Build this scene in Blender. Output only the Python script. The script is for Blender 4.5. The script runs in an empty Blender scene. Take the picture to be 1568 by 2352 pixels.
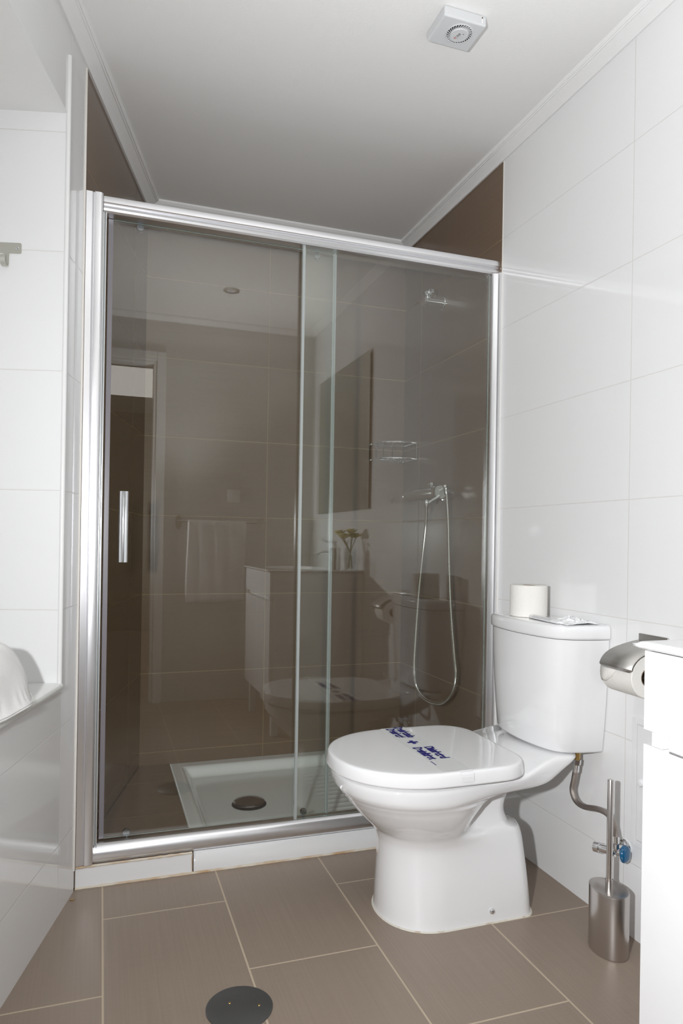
import bpy, bmesh, math, random
from mathutils import Vector, Matrix, noise

# ------------------------------------------------------------------ camera, world, lights, exposure
SC = bpy.context.scene
COL = SC.collection
CAM_H = 1.02
F_PX, CY, YAW, PITCH, ROLL = 1604.5, 1241.05, 0.33096, 0.00146, 0.015825
fwd = Vector((math.sin(YAW)*math.cos(PITCH), math.cos(YAW)*math.cos(PITCH), math.sin(PITCH)))
rgt = Vector((math.cos(YAW), -math.sin(YAW), 0)); upv = rgt.cross(fwd)
r_ = math.cos(ROLL)*rgt + math.sin(ROLL)*upv
u_ = -math.sin(ROLL)*rgt + math.cos(ROLL)*upv
cd = bpy.data.cameras.new('camera'); cam = bpy.data.objects.new('camera', cd); COL.objects.link(cam)
mw = Matrix((r_, u_, -fwd)).transposed().to_4x4(); mw.translation = Vector((0, 0, CAM_H))
cam.matrix_world = mw
cd.sensor_fit = 'HORIZONTAL'; cd.sensor_width = 36.0; cd.lens = F_PX/1568*36.0
cd.shift_y = (CY-1176)/1568; cd.clip_start = 0.02
SC.camera = cam

w = bpy.data.worlds.new('world'); SC.world = w; w.use_nodes = True
w.node_tree.nodes['Background'].inputs[0].default_value = (0.9, 0.95, 1, 1)
w.node_tree.nodes['Background'].inputs[1].default_value = 0.02

def lamp(name, kind, loc, power, color=(1, 1, 1), rot=(0, 0, 0), **k):
    l = bpy.data.lights.new(name, kind); l.energy = power; l.color = color
    for a, b in k.items(): setattr(l, a, b)
    o = bpy.data.objects.new(name, l); COL.objects.link(o); o.location = loc; o.rotation_euler = rot
    return o
# the photographer's lamp beside the camera, its head also turned up against the ceiling; a lit hall behind
lamp('key_light', 'SPOT', (-0.31, 0.06, 1.12), 84.0, (0.965, 0.98, 1.0), rot=(math.radians(92), 0, math.radians(-45)), shadow_soft_size=0.03, spot_size=math.radians(135), spot_blend=1.0)
lamp('bounce_light', 'SPOT', (0.50, 0.28, 0.95), 62.0, (0.975, 0.985, 1.0), rot=(math.radians(172), 0, 0), shadow_soft_size=0.08, spot_size=math.radians(92), spot_blend=1.0)
lamp('hall_light', 'AREA', (0.2, -2.0, 2.385), 6.0, (1.0, 0.96, 0.92), shape='SQUARE', size=1.2)

SC.view_settings.view_transform = 'Standard'; SC.view_settings.look = 'None'
SC.view_settings.gamma = 1; SC.view_settings.exposure = 0.78
SC.view_settings.use_curve_mapping = False
SC.cycles.max_bounces = 14; SC.cycles.diffuse_bounces = 6; SC.cycles.glossy_bounces = 6
SC.cycles.transparent_max_bounces = 24
SC.cycles.caustics_reflective = True; SC.cycles.sample_clamp_indirect = 4.0
SC.cycles.blur_glossy = 0.5

# ------------------------------------------------------------------ materials
MATS = {}
def srgb(r, g, b):
    f = lambda c: (c/255/12.92) if c/255 <= .04045 else ((c/255+.055)/1.055)**2.4
    return (f(r), f(g), f(b), 1)
def mat(name, color, rough=0.5, metal=0.0, coat=0.0, bump=None, spec=0.5, aniso=0.0, trans=0.0, ior=1.45, emit=None):
    if name in MATS: return MATS[name]
    m = bpy.data.materials.new(name); m.use_nodes = True; nt = m.node_tree
    b = nt.nodes['Principled BSDF']
    b.inputs['Base Color'].default_value = color; b.inputs['Roughness'].default_value = rough
    b.inputs['Metallic'].default_value = metal; b.inputs['Coat Weight'].default_value = coat
    b.inputs['Coat Roughness'].default_value = 0.03
    b.inputs['Specular IOR Level'].default_value = spec; b.inputs['Anisotropic'].default_value = aniso
    b.inputs['Transmission Weight'].default_value = trans; b.inputs['IOR'].default_value = ior
    n = nt.nodes.new('ShaderNodeTexNoise'); tc = nt.nodes.new('ShaderNodeTexCoord')
    nt.links.new(tc.outputs['Object'], n.inputs['Vector'])
    sc, st = bump if bump else (90, 0.004)
    n.inputs['Scale'].default_value = sc; n.inputs['Detail'].default_value = 4
    bp = nt.nodes.new('ShaderNodeBump'); bp.inputs['Strength'].default_value = 1.0; bp.inputs['Distance'].default_value = st*0.01
    nt.links.new(n.outputs['Fac'], bp.inputs['Height']); nt.links.new(bp.outputs['Normal'], b.inputs['Normal'])
    MATS[name] = m
    return m

def brushed(name, color, rough, axis_scale):
    m = mat(name, color, rough, 1.0)
    nt = m.node_tree; b = nt.nodes['Principled BSDF']
    tc = nt.nodes.new('ShaderNodeTexCoord'); mp = nt.nodes.new('ShaderNodeMapping'); n = nt.nodes.new('ShaderNodeTexNoise')
    mp.inputs['Scale'].default_value = axis_scale; n.inputs['Scale'].default_value = 6; n.inputs['Detail'].default_value = 3
    nt.links.new(tc.outputs['Object'], mp.inputs[0]); nt.links.new(mp.outputs[0], n.inputs['Vector'])
    mr = nt.nodes.new('ShaderNodeMapRange'); mr.inputs[3].default_value = rough-.02; mr.inputs[4].default_value = rough+.03
    nt.links.new(n.outputs['Fac'], mr.inputs[0]); nt.links.new(mr.outputs[0], b.inputs['Roughness'])
    return m

def tile(name, color, grout, ud, u0, du, vd, v0, dv, wid, rough, stagger=0.0, streak=(0, 0), amount=0.0, coat=0.3):
    """Tiles with joints every du along ud and every dv along vd; fine woven streaks inside the tile colour."""
    m = bpy.data.materials.new(name); m.use_nodes = True; nt = m.node_tree; N = nt.nodes; L = nt.links
    b = N['Principled BSDF']
    g = N.new('ShaderNodeNewGeometry')
    def dot(v):
        d = N.new('ShaderNodeVectorMath'); d.operation = 'DOT_PRODUCT'; d.inputs[1].default_value = v
        L.new(g.outputs['Position'], d.inputs[0]); return d.outputs['Value']
    def mth(op, a, c=None, e=None):
        q = N.new('ShaderNodeMath'); q.operation = op
        for i, x in enumerate((a, c, e)):
            if x is None: continue
            if isinstance(x, (int, float)): q.inputs[i].default_value = x
            else: L.new(x, q.inputs[i])
        return q.outputs[0]
    U = dot(ud); V = dot(vd)
    uu = mth('DIVIDE', mth('SUBTRACT', U, u0), du)
    cell = mth('FLOOR', uu)
    par = mth('FLOORED_MODULO', cell, 2.0)
    vv = mth('DIVIDE', mth('SUBTRACT', mth('SUBTRACT', V, v0), mth('MULTIPLY', par, stagger)), dv)
    def edge(x, d):
        fr = mth('FRACT', x); return mth('MULTIPLY', mth('MINIMUM', fr, mth('SUBTRACT', 1.0, fr)), d)
    dist = mth('MINIMUM', edge(uu, du), edge(vv, dv))
    mask = N.new('ShaderNodeMapRange'); mask.inputs[1].default_value = wid*0.35; mask.inputs[2].default_value = wid*0.65
    mask.inputs[3].default_value = 1; mask.inputs[4].default_value = 0
    L.new(dist, mask.inputs[0])
    def streaks(su, sv, det):
        cmb = N.new('ShaderNodeCombineXYZ'); L.new(mth('MULTIPLY', U, su), cmb.inputs[0]); L.new(mth('MULTIPLY', V, sv), cmb.inputs[1])
        n = N.new('ShaderNodeTexNoise'); n.inputs['Scale'].default_value = 1; n.inputs['Detail'].default_value = det
        L.new(cmb.outputs[0], n.inputs['Vector']); return n.outputs['Fac']
    s1 = streaks(streak[0], streak[1], 3); s2 = streaks(streak[1]*1.3, streak[0]*1.3, 2); s3 = streaks(7, 7, 4)
    tot = mth('ADD', mth('ADD', mth('MULTIPLY', mth('SUBTRACT', s1, .5), 1.6), mth('MULTIPLY', mth('SUBTRACT', s2, .5), .6)), mth('MULTIPLY', mth('SUBTRACT', s3, .5), .5))
    fac = mth('ADD', 1.0, mth('MULTIPLY', tot, amount))
    cm = N.new('ShaderNodeVectorMath'); cm.operation = 'SCALE'; cm.inputs[0].default_value = color[:3]; L.new(fac, cm.inputs['Scale'])
    mx = N.new('ShaderNodeMix'); mx.data_type = 'RGBA'
    L.new(mask.outputs[0], mx.inputs['Factor']); L.new(cm.outputs[0], mx.inputs['A']); mx.inputs['B'].default_value = grout
    L.new(mx.outputs['Result'], b.inputs['Base Color'])
    rr = N.new('ShaderNodeMapRange'); rr.inputs[3].default_value = rough; rr.inputs[4].default_value = .8
    L.new(mask.outputs[0], rr.inputs[0]); L.new(rr.outputs[0], b.inputs['Roughness'])
    b.inputs['Coat Weight'].default_value = coat; b.inputs['Coat Roughness'].default_value = rough*0.5
    # rounded tile edges and a very slight waviness of the glaze
    hg = N.new('ShaderNodeMapRange'); hg.inputs[1].default_value = 0; hg.inputs[2].default_value = wid*1.2
    L.new(dist, hg.inputs[0])
    bp = N.new('ShaderNodeBump'); bp.inputs['Distance'].default_value = 0.0006; bp.inputs['Strength'].default_value = .6
    h2 = mth('ADD', hg.outputs[0], mth('MULTIPLY', s3, 0.25 if amount < .02 else 0.1))
    L.new(h2, bp.inputs['Height']); L.new(bp.outputs['Normal'], b.inputs['Normal'])
    MATS[name] = m
    return m

A15 = math.radians(14.9)
P0 = Vector((-0.055, 2.17, 0)); UL = Vector((-math.sin(A15), -math.cos(A15), 0)); NL = Vector((math.cos(A15), -math.sin(A15), 0))
def LW(u, d, z):            # left wall frame: u towards the entrance, d outwards (away from the room), z up
    return P0 + UL*u - NL*d + Vector((0, 0, z))
XR = 1.323; YB = 2.982; ZC = 2.40
white = (0.80, 0.80, 0.80, 1); wgrout = (0.66, 0.645, 0.62, 1)
tw = lambda n, ud, u0: tile(n, white, wgrout, ud, u0, 0.643, (0, 0, 1), 0.1905, 0.3175, 0.0022, 0.07, streak=(2, 40), amount=0.006)
T_WR = tw('white_tile_right', (0, 1, 0), 1.508)
T_WL = tw('white_tile_left', tuple(UL), P0.dot(UL)-0.0+0.80)
T_WJ = tw('white_tile_jamb', tuple(NL), P0.dot(NL)+0.32)
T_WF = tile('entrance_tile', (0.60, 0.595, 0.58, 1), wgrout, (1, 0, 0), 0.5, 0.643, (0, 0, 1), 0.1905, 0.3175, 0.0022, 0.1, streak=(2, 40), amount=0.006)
brown = srgb(113, 92, 73); bgrout = srgb(138, 118, 86)
tb = lambda n, ud, u0: tile(n, brown, bgrout, ud, u0, 0.66, (0, 0, 1), 0.135, 0.327, 0.003, 0.22, streak=(3, 170), amount=0.16, coat=0.15)
T_BR = tb('brown_tile_right', (0, 1, 0), 2.81)
T_BB = tb('brown_tile_back', (1, 0, 0), 0.677)
T_BL = tb('brown_tile_left', tuple(UL), P0.dot(UL)-0.625)
T_FL = tile('floor_tile', srgb(142, 127, 114), srgb(186, 171, 150), (1, 0, 0), 0.0185, 0.3290, (0, 1, 0), 1.967, 0.658, 0.0045, 0.46, stagger=-0.329, streak=(190, 3), amount=0.14, coat=0.0)
T_LEDGE = tile('ledge_tile', brown, bgrout, (1, 0, 0), -0.6, 0.9, (0, 1, 0), 2.44, 0.33, 0.0035, 0.25, streak=(3, 170), amount=0.16, coat=0.1)
M_PAINT = mat('ceiling_paint', (0.80, 0.795, 0.785, 1), 0.75, bump=(160, 0.03))
M_PLASTER = mat('cornice_plaster', (0.82, 0.815, 0.81, 1), 0.6, bump=(120, 0.02))
M_CER = mat('glazed_ceramic', (0.83, 0.83, 0.835, 1), 0.08, coat=1.0, bump=(14, 0.003))
M_SEAT = mat('seat_plastic', (0.85, 0.85, 0.855, 1), 0.10, coat=0.6, bump=(20, 0.002))
M_TRAY = mat('tray_acrylic', (0.74, 0.74, 0.74, 1), 0.16, coat=0.4)
M_CHROME = mat('chrome', (0.86, 0.87, 0.89, 1), 0.06, 1.0, bump=(30, 0.001))
M_DCHROME = mat('dark_chrome', (0.22, 0.22, 0.23, 1), 0.15, 1.0)
M_ALU = mat('polished_aluminium', (0.88, 0.88, 0.90, 1), 0.28, 1.0, bump=(60, 0.002))
M_STEEL = brushed('brushed_steel', (0.60, 0.57, 0.55, 1), 0.24, (1, 1, 700))
M_SATIN = brushed('satin_steel', (0.55, 0.535, 0.51, 1), 0.42, (60, 60, 4))
M_RACK = mat('rack_metal', (0.60, 0.59, 0.53, 1), 0.45, 0.8)
M_BRASS = mat('brass', (0.62, 0.42, 0.16, 1), 0.3, 1.0)
M_BRAID = mat('braided_hose', (0.42, 0.37, 0.34, 1), 0.35, 1.0, bump=(700, 0.12))
M_RIBHOSE = mat('ribbed_chrome_hose', (0.80, 0.79, 0.74, 1), 0.22, 1.0)
M_BLUE = mat('blue_plastic', (0.0, 0.085, 0.20, 1), 0.15, coat=0.8)
M_DARK = mat('dark_backing_and_shade', (0.03, 0.028, 0.027, 1), 0.6)  # mirror backing, and the painted shade behind the fan vanes
M_DRAIN = mat('drain_grey', (0.085, 0.085, 0.083, 1), 0.42, 0.35, bump=(60, 0.03))
M_DRAINMET = mat('drain_chrome', (0.30, 0.27, 0.26, 1), 0.22, 1.0)
M_GLOSS = mat('white_gloss_lacquer', (0.78, 0.78, 0.785, 1), 0.12, coat=0.7)
M_PLASTIC = mat('white_plastic', (0.78, 0.78, 0.79, 1), 0.35)
M_PLGREY = mat('light_grey_plastic', (0.62, 0.63, 0.64, 1), 0.4)
M_SHADE = mat('shade_black', (0.02, 0.02, 0.02, 1), 0.5)  # colour of the painted shadow round the shower drain
M_PAPER = mat('tissue_paper', (0.80, 0.78, 0.74, 1), 0.95, bump=(260, 0.1), spec=.1)
M_CARD = mat('cardboard_core', (0.16, 0.11, 0.07, 1), 0.9)
M_TOWEL = mat('towel_cotton', (0.86, 0.85, 0.84, 1), 0.95, bump=(420, 0.05), spec=.1)
M_SEAL = mat('stained_sealant', (0.62, 0.50, 0.36, 1), 0.7, bump=(80, 0.1))
M_SEALS = mat('spotted_sealant', (0.62, 0.50, 0.36, 1), 0.7, bump=(80, 0.1))
def spot(m, c1, c2, sc, lo, hi):
    nt = m.node_tree; b = nt.nodes['Principled BSDF']; g = nt.nodes.new('ShaderNodeNewGeometry'); n = nt.nodes.new('ShaderNodeTexNoise'); n.inputs['Scale'].default_value = sc
    r = nt.nodes.new('ShaderNodeMapRange'); r.inputs[1].default_value = lo; r.inputs[2].default_value = hi; x = nt.nodes.new('ShaderNodeMix'); x.data_type = 'RGBA'
    nt.links.new(g.outputs['Position'], n.inputs['Vector']); nt.links.new(n.outputs['Fac'], r.inputs[0]); nt.links.new(r.outputs[0], x.inputs['Factor'])
    x.inputs['A'].default_value = c1; x.inputs['B'].default_value = c2; nt.links.new(x.outputs['Result'], b.inputs['Base Color'])
spot(M_SEALS, (.70, .67, .60, 1), (.36, .22, .12, 1), 26, .55, .72)
spot(M_SEAL, (.66, .60, .50, 1), (.50, .34, .20, 1), 14, .42, .62)
M_SEALW = mat('white_sealant', (0.74, 0.71, 0.66, 1), 0.6, bump=(80, 0.1))
M_MARBLE = mat('sill_marble', (0.76, 0.77, 0.75, 1), 0.12, coat=0.4)
M_NAVY = mat('navy_ink', (0.012, 0.010, 0.16, 1), 0.45)
M_INK = mat('black_ink', (0.03, 0.03, 0.03, 1), 0.6)
M_RED = mat('red_ink', (0.55, 0.16, 0.14, 1), 0.6)
M_GREYINK = mat('grey_ink', (0.42, 0.42, 0.43, 1), 0.7)
M_MIRROR = mat('mirror_silver', (0.80, 0.84, 0.82, 1), 0.015, 1.0, bump=(5, 0.0))
M_FRAME = mat('door_frame_white', (0.80, 0.80, 0.79, 1), 0.4)
M_WALNUT = mat('dark_wood', srgb(92, 76, 62), 0.5, bump=(40, 0.1))
M_PETAL = mat('pale_yellow_petals', (0.72, 0.66, 0.28, 1), 0.7)
M_STEM = mat('green_stems', (0.10, 0.18, 0.05, 1), 0.6)
M_BAND = mat('paper_band', (0.62, 0.63, 0.62, 1), 0.5)
M_TAPE = mat('tape_label', (0.80, 0.80, 0.81, 1), 0.25)

# stains of its own shape on the tray kerb sealant
def glass_mat(name, tint, ior):
    m = bpy.data.materials.new(name); m.use_nodes = True; nt = m.node_tree; N = nt.nodes; L = nt.links
    N.remove(N['Principled BSDF']); out = [n for n in N if n.type == 'OUTPUT_MATERIAL'][0]
    t = N.new('ShaderNodeBsdfTransparent'); t.inputs[0].default_value = tint
    g = N.new('ShaderNodeBsdfGlossy'); g.inputs['Roughness'].default_value = 0.0; g.inputs[0].default_value = (1, 1, 1, 1)
    geo = N.new('ShaderNodeNewGeometry'); mi = N.new('ShaderNodeMix'); mi.data_type = 'FLOAT'
    L.new(geo.outputs['Backfacing'], mi.inputs['Factor']); mi.inputs['A'].default_value = ior; mi.inputs['B'].default_value = 1/ior
    fr = N.new('ShaderNodeFresnel'); L.new(mi.outputs[0], fr.inputs['IOR'])
    mx = N.new('ShaderNodeMixShader'); L.new(fr.outputs[0], mx.inputs[0]); L.new(t.outputs[0], mx.inputs[1]); L.new(g.outputs[0], mx.inputs[2])
    L.new(mx.outputs[0], out.inputs['Surface'])
    MATS[name] = m; return m
M_GLASS = glass_mat('shower_glass', (0.955, 0.972, 0.955, 1), 1.66)
M_GLASSE = mat('glass_edge_green', (0.42, 0.55, 0.52, 1), 0.15, trans=0.35, coat=0.5)
M_GLASST = glass_mat('tumbler_glass', (0.96, 0.97, 0.97, 1), 1.5)
M_FILM = mat('clear_film', (0.86, 0.87, 0.88, 1), 0.12, coat=0.5)

# ------------------------------------------------------------------ mesh helpers
WORLD = {}
def smooth_by_angle(bm, ang=35):
    for f in bm.faces: f.smooth = True
    a = math.radians(ang)
    for e in bm.edges:
        if len(e.link_faces) == 2 and e.calc_face_angle(0) > a: e.smooth = False
def obj(name, bm, mats, parent=None, bevel=0, seg=3, smooth=35, normals=True):
    if normals: bmesh.ops.recalc_face_normals(bm, faces=bm.faces)
    if smooth: smooth_by_angle(bm, smooth)
    vs = [v.co for v in bm.verts]
    lo = Vector([min(v[i] for v in vs) for i in range(3)]); hi = Vector([max(v[i] for v in vs) for i in range(3)])
    c = Vector(((lo.x+hi.x)/2, (lo.y+hi.y)/2, lo.z))
    bmesh.ops.translate(bm, verts=bm.verts, vec=-c)
    me = bpy.data.meshes.new(name); bm.to_mesh(me); bm.free()
    o = bpy.data.objects.new(name, me); COL.objects.link(o)
    for m in (mats if isinstance(mats, (list, tuple)) else [mats]): me.materials.append(m)
    if parent: o.parent = parent; o.location = c-WORLD[parent.name]
    else: o.location = c
    WORLD[o.name] = c
    if bevel:
        b = o.modifiers.new('bevel', 'BEVEL'); b.width = bevel; b.segments = seg; b.limit_method = 'ANGLE'; b.angle_limit = math.radians(40)
        b.harden_normals = False
        for p in me.polygons: p.use_smooth = True
        for e in me.edges: e.use_edge_sharp = False
        wn = o.modifiers.new('wn', 'WEIGHTED_NORMAL'); wn.keep_sharp = False
    return o
def tag(o, label, cat, group=None, kind=None):
    o['label'] = label
    if cat: o['category'] = cat
    if group: o['group'] = group
    if kind: o['kind'] = kind
    return o
def thing(name, label, cat, loc, group=None):
    o = bpy.data.objects.new(name, None); COL.objects.link(o); o.location = loc; o.empty_display_size = .05
    WORLD[o.name] = Vector(loc)
    return tag(o, label, cat, group)
def struct(name, bm, m, label=None, bevel=0, smooth=35, parent=None):
    o = obj(name, bm, m, parent, bevel=bevel, smooth=smooth); o['kind'] = 'structure'
    if label: o['label'] = label
    return o
def BM(): return bmesh.new()
def hexa(bm, p, mi=0):
    v = [bm.verts.new(q) for q in p]
    fs = [(0, 3, 2, 1), (4, 5, 6, 7), (0, 1, 5, 4), (1, 2, 6, 5), (2, 3, 7, 6), (3, 0, 4, 7)]
    out = []
    for f in fs:
        fc = bm.faces.new([v[i] for i in f]); fc.material_index = mi; out.append(fc)
    return out
def box(bm, x0, x1, y0, y1, z0, z1, mi=0):
    return hexa(bm, [(x0, y0, z0), (x1, y0, z0), (x1, y1, z0), (x0, y1, z0), (x0, y0, z1), (x1, y0, z1), (x1, y1, z1), (x0, y1, z1)], mi)
def lbox(bm, u0, u1, d0, d1, z0, z1, mi=0):
    return hexa(bm, [LW(u0, d0, z0), LW(u1, d0, z0), LW(u1, d1, z0), LW(u0, d1, z0), LW(u0, d0, z1), LW(u1, d0, z1), LW(u1, d1, z1), LW(u0, d1, z1)], mi)
def basis(d):
    d = Vector(d).normalized(); a = Vector((0, 0, 1)) if abs(d.z) < .9 else Vector((1, 0, 0))
    x = d.cross(a).normalized(); return x, d.cross(x).normalized(), d
def loft(bm, rings, cap0=True, cap1=True, mi=0, closed=True):
    V = [[bm.verts.new(p) for p in r] for r in rings]
    n = len(V[0])
    for a, b in zip(V, V[1:]):
        for i in range(n if closed else n-1):
            j = (i+1) % n; f = bm.faces.new((a[i], a[j], b[j], b[i])); f.material_index = mi
    if cap0: bm.faces.new(list(reversed(V[0]))).material_index = mi
    if cap1: bm.faces.new(V[-1]).material_index = mi
    return V
def cyl(bm, p, q, r, r2=None, n=32, mi=0, cap=True):
    p, q = Vector(p), Vector(q); x, y, d = basis(q-p); r2 = r if r2 is None else r2
    ring = lambda c, rr: [c+x*(rr*math.cos(2*math.pi*i/n))+y*(rr*math.sin(2*math.pi*i/n)) for i in range(n)]
    loft(bm, [ring(p, r), ring(q, r2)], cap, cap, mi)
def lathe(bm, c, axis, prof, n=40, mi=0, cap0=True, cap1=True):   # prof: (distance along axis, radius)
    c = Vector(c); x, y, d = basis(axis)
    loft(bm, [[c+d*h+x*(max(r, 1e-5)*math.cos(2*math.pi*i/n))+y*(max(r, 1e-5)*math.sin(2*math.pi*i/n)) for i in range(n)] for h, r in prof], cap0, cap1, mi)
def catmull(P, k):
    P = [Vector(p) for p in P]; out = []
    Q = [P[0]*2-P[1]]+P+[P[-1]*2-P[-2]]
    for i in range(1, len(Q)-2):
        a, b, c, d = Q[i-1:i+3]
        for j in range(k):
            t = j/k; out.append(.5*((2*b)+(c-a)*t+(2*a-5*b+4*c-d)*t*t+(3*b-a-3*c+d)*t**3))
    out.append(P[-1]); return out
def tube(bm, pts, r, n=12, mi=0, closed=False):
    pts = [Vector(p) for p in pts]; rr = r if callable(r) else (lambda i: r)
    m = len(pts); nx = None; rings = []
    for i, p in enumerate(pts):
        a = pts[i-1] if (i > 0 or closed) else p; b = pts[(i+1) % m] if (i < m-1 or closed) else p
        d = (b-a).normalized()
        if nx is None: nx = basis(d)[0]
        nx = (nx-d*nx.dot(d)).normalized(); ny = d.cross(nx)
        rings.append([p+nx*(rr(i)*math.cos(2*math.pi*k/n))+ny*(rr(i)*math.sin(2*math.pi*k/n)) for k in range(n)])
    if closed: rings.append(rings[0][:]); loft(bm, rings, False, False, mi); bmesh.ops.remove_doubles(bm, verts=bm.verts, dist=1e-6)
    else: loft(bm, rings, True, True, mi)
def prism(bm, outline, fn, a, b, mi=0):   # outline of 2D points swept from fn(p,a) to fn(p,b)
    loft(bm, [[fn(p, a) for p in outline], [fn(p, b) for p in outline]], True, True, mi)
def text(name, s, origin, d, v, length, height, m, parent, thick=0.0004, bold=0.012, copies=1):
    cu = bpy.data.curves.new(name, 'FONT'); cu.body = s; cu.size = 1; cu.extrude = 0.0; cu.offset = bold; cu.space_character = 0.94
    to = bpy.data.objects.new('tmp_text', cu); COL.objects.link(to)
    dg = bpy.context.evaluated_depsgraph_get(); me = bpy.data.meshes.new_from_object(to.evaluated_get(dg))
    bpy.data.objects.remove(to)
    bm = BM(); bm.from_mesh(me); bpy.data.meshes.remove(me); bpy.data.curves.remove(cu)
    xs = [q.co.x for q in bm.verts]; x0, x1 = min(xs), max(xs)
    cap = 0.70
    if copies > 1:
        src = bm.copy(); tmp = bpy.data.meshes.new('tmp'); src.to_mesh(tmp); src.free()
        dx = (x1-x0)/length*.00045
        for q in bm.verts: q.co.x -= dx*(copies-1)/2
        for k in range(1, copies):
            n0 = len(bm.verts); bm.from_mesh(tmp); bm.verts.ensure_lookup_table()
            for q in bm.verts[n0:]: q.co.x += dx*(k-(copies-1)/2); q.co.z += .00004*k
        bpy.data.meshes.remove(tmp)
    d = Vector(d).normalized(); v = Vector(v).normalized(); nn = d.cross(v)
    for q in bm.verts:
        q.co = Vector(origin)+d*((q.co.x-x0)/(x1-x0)*length)+v*(q.co.y/cap*height)+nn*(thick+q.co.z)
    return obj(name, bm, m, parent, smooth=0, normals=False)

# ================================================================== STRUCTURE
bm = BM(); box(bm, -2.2, 1.50, -3.7, 3.15, -0.06, 0.0)
struct('floor', bm, T_FL, 'greige woven-look floor tiles with pale joints')
bm = BM(); box(bm, -2.2, 1.50, -3.7, 3.15, ZC, ZC+.06)
struct('ceiling', bm, M_PAINT, 'plain white painted ceiling')
bm = BM(); box(bm, XR, XR+.12, -3.6, 2.153, 0, ZC)
struct('wall_right', bm, T_WR, 'glossy white tiled wall behind the toilet')
bm = BM(); box(bm, XR, XR+.12, 2.153, YB+.12, 0, ZC)
struct('wall_shower_right', bm, T_BR, 'brown tiled wall carrying the shower tap')
bm = BM(); box(bm, -.3, XR, YB, YB+.12, 0, ZC)
struct('wall_shower_back', bm, T_BB, 'brown tiled wall at the back of the shower')
bm = BM(); lbox(bm, -.98, 0.022, 0, .12, 0, ZC)
struct('wall_shower_left', bm, T_BL, 'brown tiled wall on the left of the shower')
# left wall with the deep alcove: u .18-1.45, z .632-2.145
NU0, NU1, NZ0, NZ1, ND = 0.180, 1.45, 0.613, 2.146, 0.42
bm = BM()
lbox(bm, 0.022, NU0, 0, .60, 0, ZC); lbox(bm, NU0, NU1, 0, .60, 0, NZ0); lbox(bm, NU0, NU1, 0, .60, NZ1, ZC)
lbox(bm, NU1, 2.30, 0, .60, 0, ZC); lbox(bm, NU0, NU1, ND, .60, NZ0, NZ1)
for f in bm.faces:      # reveals facing along the wall take the jamb tiling
    f.normal_update()
    if abs(f.normal.dot(UL)) > .7: f.material_index = 1
    elif abs(f.normal.z) > .7: f.material_index = 2
struct('wall_left', bm, [T_WL, T_WJ, M_PAINT], 'glossy white tiled wall with a deep alcove', smooth=20)
# sill with bullnose
bm = BM()
prof = [(0.42, NZ0), (0.42, NZ0+.019)]+[(-.004-.0095*math.sin(math.pi*k/8), NZ0+.0095+.0095*math.cos(math.pi*k/8)) for k in range(9)]
prism(bm, prof, lambda p, a: LW(a, p[0], p[1]), NU0+.001, NU1-.001)
struct('trim_1', bm, M_MARBLE, 'pale stone sill of the alcove')
# tile edge bead at the alcove corner
bm = BM(); pts = [LW(NU0-.003, -.001, z) for z in (NZ0+.0, 2.30)]
tube(bm, pts, 0.0065, 12)
struct('trim_2', bm, mat('bead_white', (0.78, 0.78, 0.77, 1), .25), 'white edge bead at the alcove corner')
# light grout beads where white tiles meet brown
bm = BM(); tube(bm, [LW(.024, -.0005, .06), LW(.024, -.0005, 2.372)], .0035, 8)
struct('trim_3', bm, M_SEALW, 'pale joint between white and brown tiles on the left')
bm = BM(); tube(bm, [(XR+.001, 2.151, .06), (XR+.001, 2.151, 2.372)], .003, 8)
struct('trim_4', bm, M_SEALW, 'pale joint between white and brown tiles on the right')
# cornice swept round the ceiling
def inter(o1, d1, o2, d2):
    den = d1.x*d2.y-d1.y*d2.x; t = ((o2.x-o1.x)*d2.y-(o2.y-o1.y)*d2.x)/den; return o1+d1*t
cprof = [(0, ZC), (0, 2.371), (.008, 2.369), (.011, 2.373), (.022, 2.381), (.034, 2.388), (.037, 2.3905), (.041, 2.3885), (.0435, 2.3915), (.047, 2.3905), (.0505, 2.394), (.052, ZC)]
def offs(off):
    l0 = P0+NL*off; b0 = Vector((0, YB-off, 0)); r0 = Vector((XR-off, 0, 0)); f0 = Vector((0, -.05+off, 0))
    X = Vector((1, 0, 0)); Y = Vector((0, 1, 0))
    return [inter(l0, UL, f0, X), inter(l0, UL, b0, X), inter(r0, Y, b0, X), inter(r0, Y, f0, X)]
bm = BM(); cols = [[q+Vector((0, 0, z)) for q in offs(o)] for o, z in cprof]
rings = [[cols[k][i] for k in range(len(cprof))] for i in (0, 1, 2, 3, 0)]
loft(bm, rings, False, False)
struct('trim_5', bm, M_PLASTER, 'moulded white cornice round the ceiling', smooth=25)
# entrance wall with doorway (camera stands in it), architrave, hall beyond
DX0, DX1, DZ = -0.47, 0.31, 2.12
bm = BM()
box(bm, -.75, DX0, -.16, -.05, 0, ZC); box(bm, DX1, XR, -.16, -.05, 0, ZC); box(bm, DX0, DX1, -.16, -.05, DZ, ZC)
struct('wall_entrance', bm, T_WF, 'white tiled wall round the doorway')
bm = BM()
for (a, b, z0, z1) in ((DX0-.055, DX0, 0, DZ+.055), (DX1, DX1+.055, 0, DZ+.055), (DX0, DX1, DZ, DZ+.055)):
    box(bm, a, b, -.05, -.036, z0, z1)
    box(bm, a, b, -.174, -.16, z0, z1)
box(bm, DX1-.018, DX1, -.16, -.05, 0, DZ); box(bm, DX0, DX0+.018, -.16, -.05, 0, DZ); box(bm, DX0+.018, DX1-.018, -.16, -.05, DZ-.018, DZ)
struct('door_1', bm, M_FRAME, 'white frame of the open doorway', bevel=.003)
bm = BM(); box(bm, -2.1, XR, -3.66, -3.6, 0, ZC); struct('wall_hall_back', bm, M_WALNUT, 'dark brown wall at the end of the hall')
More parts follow.
